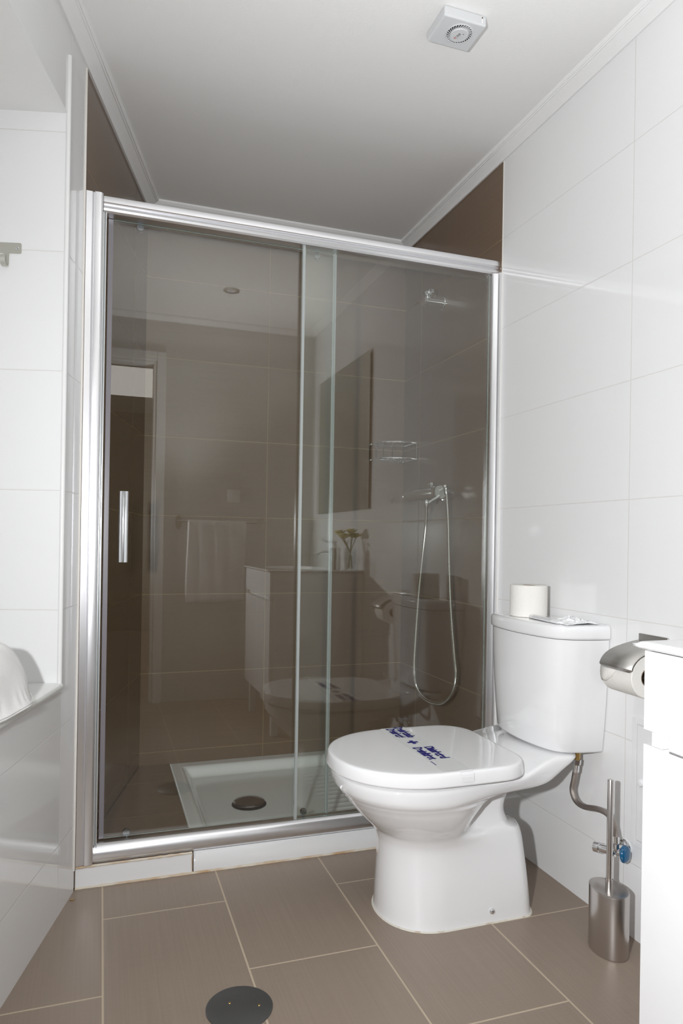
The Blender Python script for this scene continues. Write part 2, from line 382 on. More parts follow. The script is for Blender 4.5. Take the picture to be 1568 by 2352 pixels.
bm = BM(); box(bm, -2.16, -2.1, -3.6, -.05, 0, ZC); struct('wall_hall_left', bm, M_PAINT, 'white side wall of the hall')
bm = BM(); box(bm, -2.1, -.75, -.16, -.05, 0, ZC); struct('wall_hall_front', bm, M_PAINT, 'white wall between hall and alcove')

# shower floor: brown ledge and kerb tile
TX0 = 0.281
bm = BM()
q = [LW(-.85, 0, 0), LW(.0, 0, 0)]
pl = [(P0.x+.004, 2.175), (TX0, 2.175), (TX0, YB), (0.165, YB)]
loft(bm, [[Vector((x, y, 0)) for x, y in pl], [Vector((x, y, .083)) for x, y in pl]])
struct('floor_shower', bm, T_LEDGE, 'brown tiled ledge beside the shower tray')
bm = BM(); box(bm, -.0570, .2755, 2.158, 2.175, .004, .0600)
struct('trim_6', bm, T_WJ if False else M_GLOSS, 'bright white kerb tile under the shower frame', bevel=.001)
bm = BM()   # stained sealant lines around the kerb
random.seed(4)
def bead(p, q, r, n=60):
    p, q = Vector(p), Vector(q)
    tube(bm, [p.lerp(q, i/n) for i in range(n+1)], lambda i: r*(.55+.75*abs(noise.noise(Vector((i*.21, r*900, p.z*50))))+.25), 8)
bead((-.057, 2.157, .002), (1.32, 2.157, .002), .0045, 120)
bead((-.057, 2.158, .062), (.276, 2.158, .064), .0035, 50)
bead((.2765, 2.1585, .004), (.2765, 2.1585, .062), .0018, 20)
struct('trim_7', bm, M_SEAL, 'stained sealant along the shower kerb')

# ================================================================== SHOWER TRAY
t = thing('shower_tray', 'white acrylic shower tray with ribbed floor behind the glass doors', 'shower tray', (0.8, 2.57, 0.0))
bm = BM()
nx, ny = 110, 90; X0, X1, Y0, Y1 = TX0+.001, XR-.001, 2.161, YB-.001
def tz(x, y):
    e = min(x-(X0+.048), (X1-.05)-x, y-2.285, (Y1-.05)-y)
    rim = .081
    if y < 2.243: return .064
    if e <= 0: return rim
    k = min(1, e/.035); k = k*k*(3-2*k)
    z = rim-.040*k-.003*min(1, max(0, e-.035)/.1)
    if .80 < x < 1.22 and 2.38 < y < 2.86:
        k2 = min(1, (x-.80)/.02, (1.22-x)/.02)
        z += .0022*k2*max(0, math.sin(2*math.pi*(y-2.38)/.042))
    return z
V = [[bm.verts.new((X0+(X1-X0)*i/nx, Y0+(Y1-Y0)*j/(ny*2), 0)) for j in range(ny*2+1)] for i in range(nx+1)]
for c in V:
    for v in c: v.co.z = tz(v.co.x, v.co.y)
for i in range(nx):
    for j in range(ny*2): bm.faces.new((V[i][j], V[i+1][j], V[i+1][j+1], V[i][j+1]))
fr = [V[i][0] for i in range(nx+1)]; lo = [bm.verts.new((v.co.x, v.co.y, .002)) for v in fr]
for i in range(nx): bm.faces.new((fr[i+1], fr[i], lo[i], lo[i+1]))
lf = V[0]; ll = [bm.verts.new((v.co.x, v.co.y, .002)) for v in lf]
for i in range(len(lf)-1): bm.faces.new((lf[i], lf[i+1], ll[i+1], ll[i]))
obj('basin', bm, M_TRAY, t, smooth=50, normals=False)
bm = BM(); lathe(bm, (.534, 2.563, .036), (0, 0, 1), [(0, .046), (.006, .046), (.008, .0575), (.012, .0585), (.016, .054), (.0185, .035), (.0195, .0)], 48, cap1=False)
obj('drain_cover', bm, M_DRAINMET, t)['label'] = 'dark chrome domed drain cover'
bm = BM(); cyl(bm, (.534, 2.563, .037), (.534, 2.563, .0395), .064, n=48)  # black disc paints the shadow gap round the drain cover
obj('drain_shadow_ring', bm, M_SHADE, t)

# ================================================================== SHOWER ENCLOSURE
e = thing('shower_enclosure', 'sliding glass shower doors in a polished aluminium frame', 'shower doors', (0.63, 2.19, 0.066))
XL = -.052; XE = XR-.001
def sweep_x(bm, prof, x0, x1): prism(bm, prof, lambda p, a: Vector((a, p[0], p[1])), x0, x1)
# top rail profile (y,z): bulging nose
tp = [(2.235, 1.976), (2.235, 2.025), (2.172, 2.025), (2.1665, 2.022), (2.165, 2.016), (2.1655, 2.005), (2.168, 2.0025), (2.1672, 2.000)]
tp += [(2.181-.014*math.cos(math.radians(a)), 1.9875+.0125*math.sin(math.radians(a))) for a in (60, 30, 0, -30, -60, -90)]
bm = BM(); sweep_x(bm, tp, -.008, XE); obj('top_rail', bm, M_ALU, e, smooth=25)
bp_ = [(2.235, .066), (2.235, .108), (2.19, .116), (2.182, .1165)]+[(2.190-.024*math.cos(math.radians(a))-.002, .082+.034*math.sin(math.radians(a))) for a in (75, 60, 45, 30, 15, 0, -10)]+[(2.167, .0665)]
bm = BM(); sweep_x(bm, bp_, -.014, XE); obj('bottom_rail', bm, M_ALU, e, smooth=25)
bm = BM()   # left wall profile with steps
jp = [(-.051, 2.19), (-.0588, 2.1545), (-.0560, 2.1528), (-.040, 2.1540), (-.0355, 2.1575), (-.0345, 2.1540), (-.0325, 2.1515), (-.022, 2.1504), (-.0145, 2.1515), (-.0105, 2.155), (-.0095, 2.160), (-.0095, 2.235), (-.05, 2.235)]
prism(bm, jp, lambda p, a: Vector((p[0], p[1], a)), .068, 2.024); obj('side_profile', bm, M_ALU, e, smooth=25)
bm = BM(); jr = [(XE, 2.197), (XE, 2.1505), (1.316, 2.1500), (1.3135, 2.153), (1.312, 2.160), (1.305, 2.1635), (1.297, 2.166), (1.2945, 2.171), (1.2945, 2.197)]
prism(bm, jr, lambda p, a: Vector((p[0], p[1], a)), .1165, 1.9765); obj('side_profile', bm, M_ALU, e, smooth=25)
def pane(bm, x0, x1, y0, y1, z0, z1):
    for i, f in enumerate(box(bm, x0, x1, y0, y1, z0, z1)):
        f.normal_update(); f.material_index = 0 if i in (2, 4) else 1
fx = BM(); pane(fx, .609, 1.2943, 2.186, 2.192, .117, 1.9755); fixed = obj('fixed_pane', fx, [M_GLASS, M_GLASSE], e, smooth=0)
sx = BM(); pane(sx, .006, .7245, 2.208, 2.214, .118, 1.9745); slide = obj('sliding_door', sx, [M_GLASS, M_GLASSE], e, smooth=0)
def sub(name, bm, m, par, **k): return obj(name, bm, m, par, **k)
bm = BM(); box(bm, -.0093, -.0055, 2.166, 2.232, .117, 1.9755); box(bm, -.0055, -.0025, 2.175, 2.232, .117, 1.9755); box(bm, -.0025, .0010, 2.168, 2.232, .117, 1.9755)
obj('seal_channel', bm, [mat('greyish_seal', (0.62, 0.64, 0.64, 1), .3, .6)], e, bevel=.001)
bm = BM(); box(bm, .0050, .0200, 2.2065, 2.2155, .1185, 1.9740)
sub('edge_strip', bm, mat('clear_pvc_strip', (0.20, 0.185, 0.20, 1), .3), slide, bevel=.001)
bm = BM(); box(bm, .7150, .7262, 2.2070, 2.2150, .1190, 1.9735); box(bm, .7180, .7190, 2.196, 2.207, .1190, 1.9735)
sub('meeting_strip', bm, mat('clear_seal', (0.62, 0.66, 0.65, 1), .25, trans=.5), slide)
bm = BM(); box(bm, .6035, .6120, 2.1835, 2.1945, .1170, 1.9755)
sub('edge_strip', bm, mat('clear_seal', (0.62, 0.66, 0.65, 1), .25), fixed)
# handle: half-round chrome grip, front of sliding door
bm = BM()
hp = []
for k in range(13):
    a = math.pi*k/12; hp.append((.0615+.0135*math.cos(a), 2.168-.0135*math.sin(a)))
hp += [(.0480, 2.172), (.054, 2.172), (.0555, 2.168), (.0675, 2.168), (.069, 2.172), (.0750, 2.172)]
prism(bm, hp, lambda p, a: Vector((p[0], p[1], a)), .948, 1.158)
hd = sub('handle', bm, M_CHROME, slide, smooth=25)
for zz in (.98, 1.126):
    bm = BM(); cyl(bm, (.057, 2.170, zz), (.057, 2.208, zz), .008, n=20); sub('handle_post', bm, M_CHROME, slide)
for (x, z, s) in ((.098, 1.966, 1), (.660, 1.964, 1), (.085, .126, -1), (.644, .126, -1)):
    bm = BM(); lathe(bm, (x, 2.2135, z), (0, 1, 0), [(0, .010), (.004, .0115), (.008, .0115), (.010, .008), (.018, .0075), (.019, .004)], 28)
    cyl(bm, (x+.002, 2.222, z+s*.004), (x+.002, 2.222, z-s*-.018 if s < 0 else z-.014), .0035, n=12)
    sub('roller', bm, M_DCHROME, slide)

# ================================================================== SHOWER TAP, HOSE, HOLDER, BASKET
t = thing('shower_mixer', 'chrome shower mixer with lever on the brown tiled wall', 'shower tap', (XR, 2.455, 1.19))
for y_ in (2.56, 2.71):
    bm = BM(); lathe(bm, (XR, y_, 1.221), (-1, 0, 0), [(0, .033), (.004, .033), (.009, .028), (.010, .016), (.050, .016)], 36); obj('wall_union', bm, M_CHROME, t)
bm = BM(); lathe(bm, (1.262, 2.800, 1.221), (0, -1, 0), [(0, .018), (.003, .024), (.030, .0255), (.034, .0235), (.285, .0235), (.289, .0285), (.318, .0285), (.321, .0265)], 40, cap1=True); obj('body', bm, M_CHROME, t)
bm = BM(); lathe(bm, (1.262, 2.4788, 1.221), (0, -1, 0), [(0, .026), (.0015, .0255), (.002, .0)], 40, cap1=False); obj('end_cap', bm, M_SATIN, t)
bm = BM(); lathe(bm, (1.250, 2.535, 1.243), (-.25, -.1, .95), [(0, .010), (.010, .010), (.012, .0125), (.020, .012)], 24); obj('diverter_knob', bm, M_CHROME, t)
bm = BM(); tube(bm, catmull([(1.255, 2.476, 1.205), (1.243, 2.480, 1.196), (1.224, 2.488, 1.183), (1.206, 2.494, 1.166)], 5), lambda i: .0078-.0002*i, 14)
lathe(bm, (1.208, 2.494, 1.176), (0, 0, -1), [(-.014, .006), (-.010, .0105), (.0, .0115), (.008, .0095), (.014, .006)], 20); obj('lever', bm, M_CHROME, t)
hose = [(1.243, 2.407, 1.232), (1.243, 2.396, 1.219), (1.25, 2.389, 1.099), (1.25, 2.376, .933), (1.25, 2.357, .769), (1.25, 2.326, .61), (1.25, 2.31, .532), (1.25, 2.332, .466), (1.25, 2.398, .412), (1.25, 2.471, .391), (1.25, 2.568, .388), (1.25, 2.644, .418), (1.25, 2.672, .492), (1.25, 2.664, .612), (1.25, 2.641, .796), (1.25, 2.609, .96), (1.245, 2.585, 1.075), (1.225, 2.53, 1.150), (1.212, 2.50, 1.164)]
# the left end rises to the lever tip
hose[-3:] = [(1.240, 2.563, 1.085), (1.222, 2.522, 1.140), (1.209, 2.496, 1.168)]
t2 = thing('shower_hose', 'ribbed chrome shower hose hanging in a long loop from the mixer', 'shower hose', (1.25, 2.49, .385))
bm = BM(); hp_ = catmull(hose, 40)
# resample evenly and rib it
L_ = [0]
for a, b in zip(hp_, hp_[1:]): L_.append(L_[-1]+(b-a).length)
N_ = 760; pts = []; k = 0
for i in range(N_+1):
    s = L_[-1]*i/N_
    while k < len(L_)-2 and L_[k+1] < s: k += 1
    pts.append(hp_[k].lerp(hp_[k+1], (s-L_[k])/max(1e-9, L_[k+1]-L_[k])))
tube(bm, pts, lambda i: .0066 if i % 2 else .0056, 10); obj('hose', bm, M_RIBHOSE, t2)
bm = BM(); cyl(bm, (1.243, 2.407, 1.236), (1.243, 2.394, 1.205), .0095, .008, n=18); cyl(bm, (1.262, 2.477, 1.226), (1.243, 2.405, 1.236), .007, n=14); obj('hose_nut', bm, M_CHROME, t2)
t = thing('shower_head_bracket', 'chrome shower head bracket high on the brown tiled wall', 'bracket', (XR, 2.60, 1.99))
bm = BM(); lathe(bm, (XR, 2.60, 2.012), (-1, 0, 0), [(0, .030), (.005, .030), (.006, .0245), (.080, .0245), (.081, .021), (.086, .021), (.087, .0245), (.096, .024), (.098, .016)], 36); obj('arm', bm, M_CHROME, t)
bm = BM(); d = Vector((-.45, -.5, .7)).normalized(); c = Vector((1.262, 2.592, 2.026)); lathe(bm, c, d, [(-.004, .018), (.006, .0215), (.026, .0215), (.028, .018), (.021, .017)], 28, cap1=True); obj('clamp', bm, M_CHROME, t)
t = thing('corner_basket', 'chrome wire corner basket in the shower corner', 'shower basket', (1.25, 2.9, 1.385))
def corner_curve(z, inset=0, n=24):
    A = Vector((1.150+inset, YB-.006, z)); B = Vector((XR-.006, 2.826+inset, z))
    out = []
    for i in range(n+1):
        a = math.pi/2*i/n; out.append(Vector((XR-.006-(XR-.006-A.x)*math.cos(a)**.72, YB-.006-(YB-.006-B.y)*math.sin(a)**.72, z)))
    return out
for nm, z, r in (('top_rail', 1.463, .0042), ('base_ring', 1.392, .0045)):
    bm = BM(); cc = corner_curve(z)+[Vector((XR-.006, YB-.006, z))]; tube(bm, cc, r, 8, closed=True); obj(nm, bm, M_CHROME, t)
bm = BM()
cc0, cc1 = corner_curve(1.463), corner_curve(1.392)
for i in (0, 5, 10, 15, 20, 24):
    bm = BM(); tube(bm, [cc0[i], cc1[i]], .0026, 8); obj('upright_wire', bm, M_CHROME, t)
bm = BM(); cyl(bm, (XR-.006, YB-.006, 1.385), (XR-.006, YB-.006, 1.49), .003, n=8); obj('corner_post', bm, M_CHROME, t)
bm = BM()
for i in range(1, 24): tube(bm, [cc1[i]-Vector((0, 0, .002)), Vector((cc1[i].x, YB-.006, 1.390))], .002, 6)
for i in range(4, 22, 4): tube(bm, [cc1[i]-Vector((0, 0, .004)), Vector((XR-.006, cc1[i].y, 1.388))], .0015, 6)
obj('base_wires', bm, M_CHROME, t)

# ================================================================== TOILET
CYT = 1.784
T = thing('toilet', 'white close-coupled toilet with the lid closed beside the shower', 'toilet', (0.95, CYT, 0.0))
#        z     xf    xc    wf    xm    wr    xr    r    k(deck lift)
SEC = [(.000, .733, .880, .143, 1.00, .142, 1.157, .045, 0),
       (.012, .735, .880, .141, 1.00, .141, 1.156, .045, 0),
       (.060, .736, .885, .137, 1.00, .138, 1.153, .045, 0),
       (.120, .738, .890, .132, 1.00, .130, 1.149, .045, 0),
       (.165, .739, .890, .128, 1.00, .122, 1.146, .045, 0),
       (.205, .736, .885, .128, .990, .116, 1.142, .045, 0),
       (.232, .726, .880, .137, .975, .111, 1.133, .045, 0),
       (.246, .713, .875, .146, .935, .102, 1.104, .045, 0),
       (.275, .684, .865, .165, .940, .094, 1.096, .045, 0),
       (.305, .657, .855, .183, .965, .092, 1.102, .045, 0),
       (.330, .636, .845, .195, .990, .096, 1.112, .045, 0),
       (.345, .624, .840, .203, 1.02, .122, 1.122, .05, 0),
       (.353, .617, .837, .208, 1.05, .150, 1.140, .05, 0),
       (.362, .611, .835, .2105, 1.07, .165, 1.200, .05, .2),
       (.375, .607, .835, .212, 1.08, .172, 1.236, .045, .6),
       (.390, .606, .835, .212, 1.09, .175, 1.268, .04, .9),
       (.396, .609, .835, .209, 1.09, .172, 1.272, .04, 1),
       (.399, .616, .835, .202, 1.09, .165, 1.268, .04, 1)]
def sm(a, b, x):
    t = max(0, min(1, (x-a)/(b-a))); return t*t*(3-2*t)
def ring_of(s, n=44, grow=0):
    z, xf, xc, wf, xm, wr, xr, r, kk = s
    xf -= grow; xr += grow; wf += grow; wr += grow
    xs = []
    for i in range(n+1):
        th = math.pi*i/n; c = (1-math.cos(th))/2; xs.append(xf+(xr-xf)*c)
    up = []
    for x in xs:
        if x < xc: h = wf*max(0, 1-((xc-x)/(xc-xf))**2.25)**(1/2.1)
        else:
            h = wf+(wr-wf)*sm(xc, xm+.06, x)
            lobe = sm(.225, .262, z)*(1-sm(.337, .352, z))     # the bowl swells out as a lobe of its own
            if lobe > 0:
                hb = wf*max(0, 1-((x-xc)/max(.01, xm+.055-xc))**2.4)**.6
                g = (hb+wr+math.sqrt((hb-wr)**2+.00012))/2
                h = h*(1-lobe)+g*lobe
        if x > xr-r:
            q = (x-(xr-r))/r; h -= r*(1-math.sqrt(max(0, 1-q*q)))*1.6; 
        up.append(max(h, 0.0005))
    zz = lambda x: z+kk*.042*sm(1.06, 1.20, x)
    A = [Vector((x, CYT-h, zz(x))) for x, h in zip(xs, up)]
    B = [Vector((x, CYT+h, zz(x))) for x, h in zip(xs, up)]
    return A+list(reversed(B))
def interp_secs(S, k=4):
    out = []
    V = [Vector(s) if False else s for s in S]
    for i in range(len(S)-1):
        a = S[max(0, i-1)]; b = S[i]; c = S[i+1]; d = S[min(len(S)-1, i+2)]
        for j in range(k):
            t = j/k
            out.append(tuple(b[m]+(c[m]-b[m])*t if m == 0 else
                             .5*((2*b[m])+(c[m]-a[m])*t+(2*a[m]-5*b[m]+4*c[m]-d[m])*t*t+(3*b[m]-a[m]-3*c[m]+d[m])*t**3) for m in range(9)))
    out.append(S[-1]); return out
bm = BM(); loft(bm, [ring_of(s) for s in interp_secs(SEC, 3)]); pan = obj('pan', bm, M_CER, T, smooth=60)
bm = BM(); s0 = list(SEC[0]); r0 = ring_of(tuple(s0), grow=.0035); r1 = ring_of((.003,)+tuple(s0[1:]), grow=.002)
loft(bm, [r0, r1]); obj('base_sealant', bm, M_SEALS, T)
bm = BM(); lathe(bm, (1.009, CYT-.140, .031), (0, -1, 0), [(-.002, .008), (.003, .0078), (.006, .006), (.0075, .003)], 20); obj('bolt_cap', bm, M_CHROME, T)
def lid_outline(xf, xr, w, rc, n=36, xc=.835):
    up = []
    for i in range(n+1):
        th = math.pi/2*i/n; up.append((xc-(xc-xf)*math.cos(th)**.93, w*math.sin(th)**.93))
    for i in range(1, 9): x = xc+(xr-rc-xc)*i/8; up.append((x, w-(w*.03)*((x-xc)/(xr-xc))**2))
    wy = up[-1][1]
    for i in range(1, 13):
        th = math.pi/2*i/12; up.append((xr-rc+rc*math.sin(th), wy-rc+rc*math.cos(th)))
    A = [(x, -h) for x, h in up]; B = [(x, h) for x, h in up[1:]]
    return A+list(reversed(B))
def lid_ring(dx, z, **k):
    return [Vector((x, CYT+h, z)) for x, h in lid_outline(.592+dx, 1.098-dx, .2225-dx, max(.02, .105-dx), **k)]
bm = BM(); loft(bm, [lid_ring(.026, .3995), lid_ring(.019, .4005), lid_ring(.017, .403), lid_ring(.019, .4055), lid_ring(.026, .4068)]); obj('seat', bm, M_SEAT, T, smooth=50)
bm = BM()
ls = [(.014, .4070), (.003, .4070), (.0005, .4085), (0, .412), (.003, .432), (.0048, .4385), (.0068, .4412), (.010, .4426), (.016, .4430), (.035, .4431)]
loft(bm, [lid_ring(a, z) for a, z in ls]); lid = obj('lid', bm, M_SEAT, T, smooth=60)
# paper band across the lid with its printing
ZL = .4434
bm = BM(); box(bm, .822, .902, CYT-.208, CYT+.213, .4431, .44325)
band = obj('disinfection_band', bm, M_BAND, lid, smooth=0); band['label'] = 'pale paper band printed in navy blue across the lid'
bm = BM()
def flap(x0, x1, ya, yb):
    prof = [(ya, .44335), (CYT-.2165, .4414), (CYT-.2215, .4365), (CYT-.2232, .430), (CYT-.2236, .418)]
    for (a, b), (c, d) in zip(prof, prof[1:]): hexa(bm, [(x0, a, b-.0003), (x1, a, b-.0003), (x1, c, d-.0003), (x0, c, d-.0003), (x0, a, b), (x1, a, b), (x1, c, d), (x0, c, d)])
flap(.866, .902, CYT-.2075, 0); obj('tape_flap', bm, M_TAPE, lid, smooth=0)
dn, uv = (0, -1, 0), (1, 0, 0)
text('lettering', 'Desinfectado', (.867, 1.997, ZL), dn, uv, .112, .0260, M_NAVY, lid, bold=.032, copies=5)
text('lettering', 'Désinfecté', (.8365, 1.987, ZL), dn, uv, .097, .0260, M_NAVY, lid, bold=.032, copies=5)
text('lettering', 'Disinfected', (.869, 1.786, ZL), dn, uv, .107, .0260, M_NAVY, lid, bold=.032, copies=5)
text('lettering', 'Desinfiziert', (.8345, 1.788, ZL), dn, uv, .110, .0260, M_NAVY, lid, bold=.032, copies=5)
bm = BM(); box(bm, .8425, .8745, 1.833, 1.844, ZL-.0001, ZL+.0002); box(bm, .853, .864, 1.822, 1.8325, ZL-.0001, ZL+.0002); box(bm, .853, .864, 1.8445, 1.855, ZL-.0001, ZL+.0002); obj('printed_cross', bm, M_NAVY, lid, smooth=0)
bm = BM(); box(bm, .8290, .8315, 1.632, 1.664, ZL-.0001, ZL+.0002); obj('printed_dash', bm, M_NAVY, lid, smooth=0)
# cistern
def cist_ring(g, z, taper=0):
    H = [(1.3205, .212), (1.29, .209), (1.255, .203), (1.222, .194), (1.200, .182), (1.186, .168), (1.177, .150), (1.170, .128), (1.164, .100), (1.1595, .065), (1.1570, .032), (1.1562, 0)]
    pts = []
    for x, h in H:
        xx = x+taper*.014*((1.3205-x)/.165); hh = h*(1-.10*taper)
        if x < 1.32: xx -= g
        pts.append((xx, hh+g*(h/.212)))
    A = [(x, -h) for x, h in pts]; B = [(x, h) for x, h in pts[:-1]]
    O = A+list(reversed(B))
    P = [Vector((x, CYT+h, z)) for x, h in O]
    # finer: closed catmull except the flat back
    C = catmull(P, 4); return C
bm = BM(); loft(bm, [cist_ring(-.030, .4445, 1.0), cist_ring(-.010, .4447, 1.0), cist_ring(-.003, .447, 1.0), cist_ring(0, .453, .98), cist_ring(0, .52, .66), cist_ring(0, .60, .36), cist_ring(0, .70, .08), cist_ring(0, .7605, 0)])
obj('cistern', bm, M_CER, T, smooth=50)
bm = BM(); loft(bm, [cist_ring(-.010, .7615), cist_ring(.001, .7618), cist_ring(.0035, .764), cist_ring(.0045, .769), cist_ring(.0045, .788), cist_ring(.003, .795), cist_ring(-.001, .799), cist_ring(-.007, .8010), cist_ring(-.02, .8015)])
obj('cistern_lid', bm, M_CER, T, smooth=50)
# roll and wrapper on the cistern
t = thing('toilet_roll', 'white toilet roll standing upright on the cistern', 'toilet roll', (1.235, 1.830, .802))
bm = BM(); c = (1.235, 1.830, .8018); lathe(bm, c, (0, 0, 1), [(.001, .021), (0, .053), (.002, .0555), (.0935, .0555), (.095, .053), (.094, .021), (.001, .021)], 48, cap0=False, cap1=False); 
a_ = math.radians(235); x0, y0 = c[0]+.0527*math.cos(a_), c[1]+.0527*math.sin(a_)
obj('paper', bm, M_PAPER, t)
bm = BM(); lathe(bm, c, (0, 0, 1), [(.0005, .0208), (.0935, .0208), (.0935, .0195), (.0005, .0195), (.0005, .0208)], 32, cap0=False, cap1=False); obj('core', bm, M_CARD, t)
bm = BM()   # loose end of the sheet
loft(bm, [[Vector((c[0]+.0562*math.cos(a), c[1]+.0562*math.sin(a), z)) for z in (.803, .895)] for a in [math.radians(205+k*5) for k in range(8)]], False, False, closed=False)
obj('loose_sheet', bm, M_PAPER, t)
t = thing('wrapper', 'white printed sachet with crumpled clear wrapping on the cistern', 'packet', (1.22, 1.69, .802))
bm = BM(); ax = Vector((-.10, -.99, 0)).normalized(); sd = Vector((.99, -.10, 0)); o0 = Vector((1.213, 1.775, .8025))
pr_ = [(-.014, .001), (-.013, .008), (-.004, .0105), (.006, .010), (.014, .007), (.016, .001)]
loft(bm, [[o0+ax*s+sd*(p*k)+Vector((0, 0, q*k2)) for p, q in pr_] for s, k, k2 in ((0, .9, .6), (.003, 1, 1), (.12, 1, .95), (.15, .9, .8), (.155, .85, .6))])
obj('sachet', bm, M_TAPE, t, smooth=50)
bm = BM()
for row, (off, n, h) in enumerate(((-.0135, 26, .0048), (-.010, 18, .0078))):
    random.seed(row+2); s = .022
    for i in range(n):
        wd = random.uniform(.0025, .0065)
        if s+wd > .128: break
        nrm = Vector((-.6, 0, .8)); base = o0+sd*(off-.0006)+Vector((0, 0, h+.0006))
        hexa(bm, [base+ax*s, base+ax*(s+wd), base+ax*(s+wd)+Vector((.0008, 0, .0012)), base+ax*s+Vector((.0008, 0, .0012)),
                  base+ax*s-Vector((.0003, 0, 0)), base+ax*(s+wd)-Vector((.0003, 0, 0)), base+ax*(s+wd)+Vector((.0005, 0, .0014)), base+ax*s+Vector((.0005, 0, .0014))])
        s += wd+.0012
obj('small_print', bm, M_GREYINK, t, smooth=0)
bm = BM(); nx, ny = 30, 22
G = [[None]*(ny+1) for _ in range(nx+1)]
for i in range(nx+1):
    for j in range(ny+1):
        a = i/nx; b = j/ny
        x = 1.197+.105*b+.008*noise.noise(Vector((a*4, b*3, 1))); y = 1.690-.100*a+.010*noise.noise(Vector((a*3, b*4, 7)))
        y = max(y, 1.583)
        env = math.sin(math.pi*min(1, max(0, b)))**.6*math.sin(math.pi*min(1, max(.0, a*.96+.02)))**.5
        z = .8028+env*(.008+.014*abs(noise.noise(Vector((a*5.3, b*5.1, 3))))+.008*abs(noise.noise(Vector((a*11, b*12, 5)))))
        G[i][j] = bm.verts.new((x, y, z))
for i in range(nx):
    for j in range(ny): bm.faces.new((G[i][j], G[i+1][j], G[i+1][j+1], G[i][j+1]))
o = obj('crumpled_film', bm, M_FILM, t, smooth=25); sol = o.modifiers.new('s', 'SOLIDIFY'); sol.thickness = .0006

# ================================================================== WATER SUPPLY
t = thing('supply_hose', 'braided metal water hose with brass fitting under the cistern', 'hose', (1.275, 1.56, .25))
sp = [(1.275, 1.640, .4445), (1.275, 1.642, .420), (1.275, 1.645, .394), (1.275, 1.653, .358), (1.275, 1.660, .324), (1.275, 1.644, .300), (1.275, 1.610, .296), (1.275, 1.557, .309), (1.275, 1.522, .312), (1.275, 1.500, .304), (1.275, 1.487, .284), (1.275, 1.481, .262)]
bm = BM(); tube(bm, catmull(sp[2:], 8), .0078, 14); obj('braided_hose', bm, M_BRAID, t)
bm = BM(); cyl(bm, (1.275, 1.640, .4443), (1.275, 1.641, .418), .0085, n=6); obj('brass_tail', bm, M_BRASS, t)
bm = BM(); cyl(bm, (1.275, 1.641, .4185), (1.275, 1.643, .403), .0115, n=6); cyl(bm, (1.275, 1.643, .4035), (1.275, 1.646, .382), .0088, n=16); obj('nut', bm, M_CHROME, t)
bm = BM(); cyl(bm, (1.275, 1.4815, .266), (1.275, 1.4805, .249), .0088, n=16); obj('nut', bm, M_CHROME, t)
t = thing('stop_valve', 'small angle valve with blue round handle low on the white wall', 'valve', (1.30, 1.49, .205))
bm = BM(); lathe(bm, (XR, 1.500, .222), (-1, 0, 0), [(0, .022), (.003, .022), (.006, .018), (.007, .009), (.030, .009)], 28); obj('wall_flange', bm, M_CHROME, t)
bm = BM(); lathe(bm, (1.262, 1.548, .213), (.38, -.92, .10), [(0, .010), (.001, .0135), (.016, .0135), (.018, .011), (.05, .011), (.052, .013), (.06, .013), (.062, .008), (.074, .008)], 24)
cyl(bm, (1.285, 1.492, .220), (1.275, 1.481, .249), .008, n=16); obj('body', bm, M_CHROME, t)
bm = BM(); d = Vector((.38, -.92, .10)).normalized(); c = Vector((1.262, 1.548, .213))+d*.074
prof = [(0, .009), (.002, .010), (.006, .0195), (.009, .0225), (.013, .0225), (.018, .019), (.0215, .012), (.022, .0)]
lathe(bm, c, d, prof, 40, cap1=False); obj('handwheel', bm, M_BLUE, t)['label'] = 'glossy blue handwheel'

# ================================================================== BRUSH
t = thing('toilet_brush', 'brushed steel toilet brush in an oval holder on the floor', 'toilet brush', (1.226, 1.440, 0))
BX, BY = 1.224, 1.444
def oval(rx, ry, z, n=48): return [Vector((BX+rx*math.cos(2*math.pi*i/n), BY+ry*math.sin(2*math.pi*i/n), z)) for i in range(n)]
bm = BM(); loft(bm, [oval(.040, .054, .0), oval(.0415, .0555, .0015), oval(.042, .056, .004), oval(.042, .056, .153), oval(.0415, .0555, .1545)]); obj('holder', bm, M_STEEL, t, smooth=30)
bm = BM(); loft(bm, [oval(.0418, .0558, .1547), oval(.0424, .0564, .156), oval(.0420, .0560, .1578), oval(.038, .052, .1582)]); obj('lid', bm, M_STEEL, t, smooth=30)
bm = BM(); lathe(bm, (BX, BY, .158), (0, 0, 1), [(0, .009), (.022, .009), (.0225, .0076), (.270, .0076), (.272, .0066)], 28); obj('handle', bm, M_STEEL, t)

# ================================================================== PAPER HOLDER
t = thing('toilet_paper_holder', 'steel toilet paper holder with curved cover on the white wall', 'paper holder', (1.32, 1.41, .68))
bm = BM()
cp = [(1.197, .716), (1.1955, .722), (1.197, .729), (1.204, .740), (1.218, .752), (1.240, .762), (1.270, .770), (1.300, .776), (1.3225, .779)]
cp = [(p.x, p.y) for p in catmull([Vector((a, b, 0)) for a, b in cp], 3)]
n = len(cp)
def cov_y(i, side):
    q = i/(n-1); ins = .012*max(0, 1-q*6)**2 
    return (1.458-ins) if side else (1.345+ins)
loft(bm, [[Vector((x, cov_y(i, s), z)) for s in (0, .5, 1) for s in [s]] if False else [Vector((x, cov_y(i, 0), z)), Vector((x, cov_y(i, 0)*.5+cov_y(i, 1)*.5, z)), Vector((x, cov_y(i, 1), z))] for i, (x, z) in enumerate(cp)], False, False, closed=False)
o = obj('cover', bm, M_SATIN, t, smooth=60); s = o.modifiers.new('s', 'SOLIDIFY'); s.thickness = .0015
bm = BM(); tube(bm, catmull([(1.3225, 1.335, .752), (1.30, 1.333, .745), (1.268, 1.333, .715), (1.258, 1.336, .702), (1.258, 1.345, .699), (1.258, 1.470, .699)], 5), .0035, 10); obj('bar', bm, M_SATIN, t)
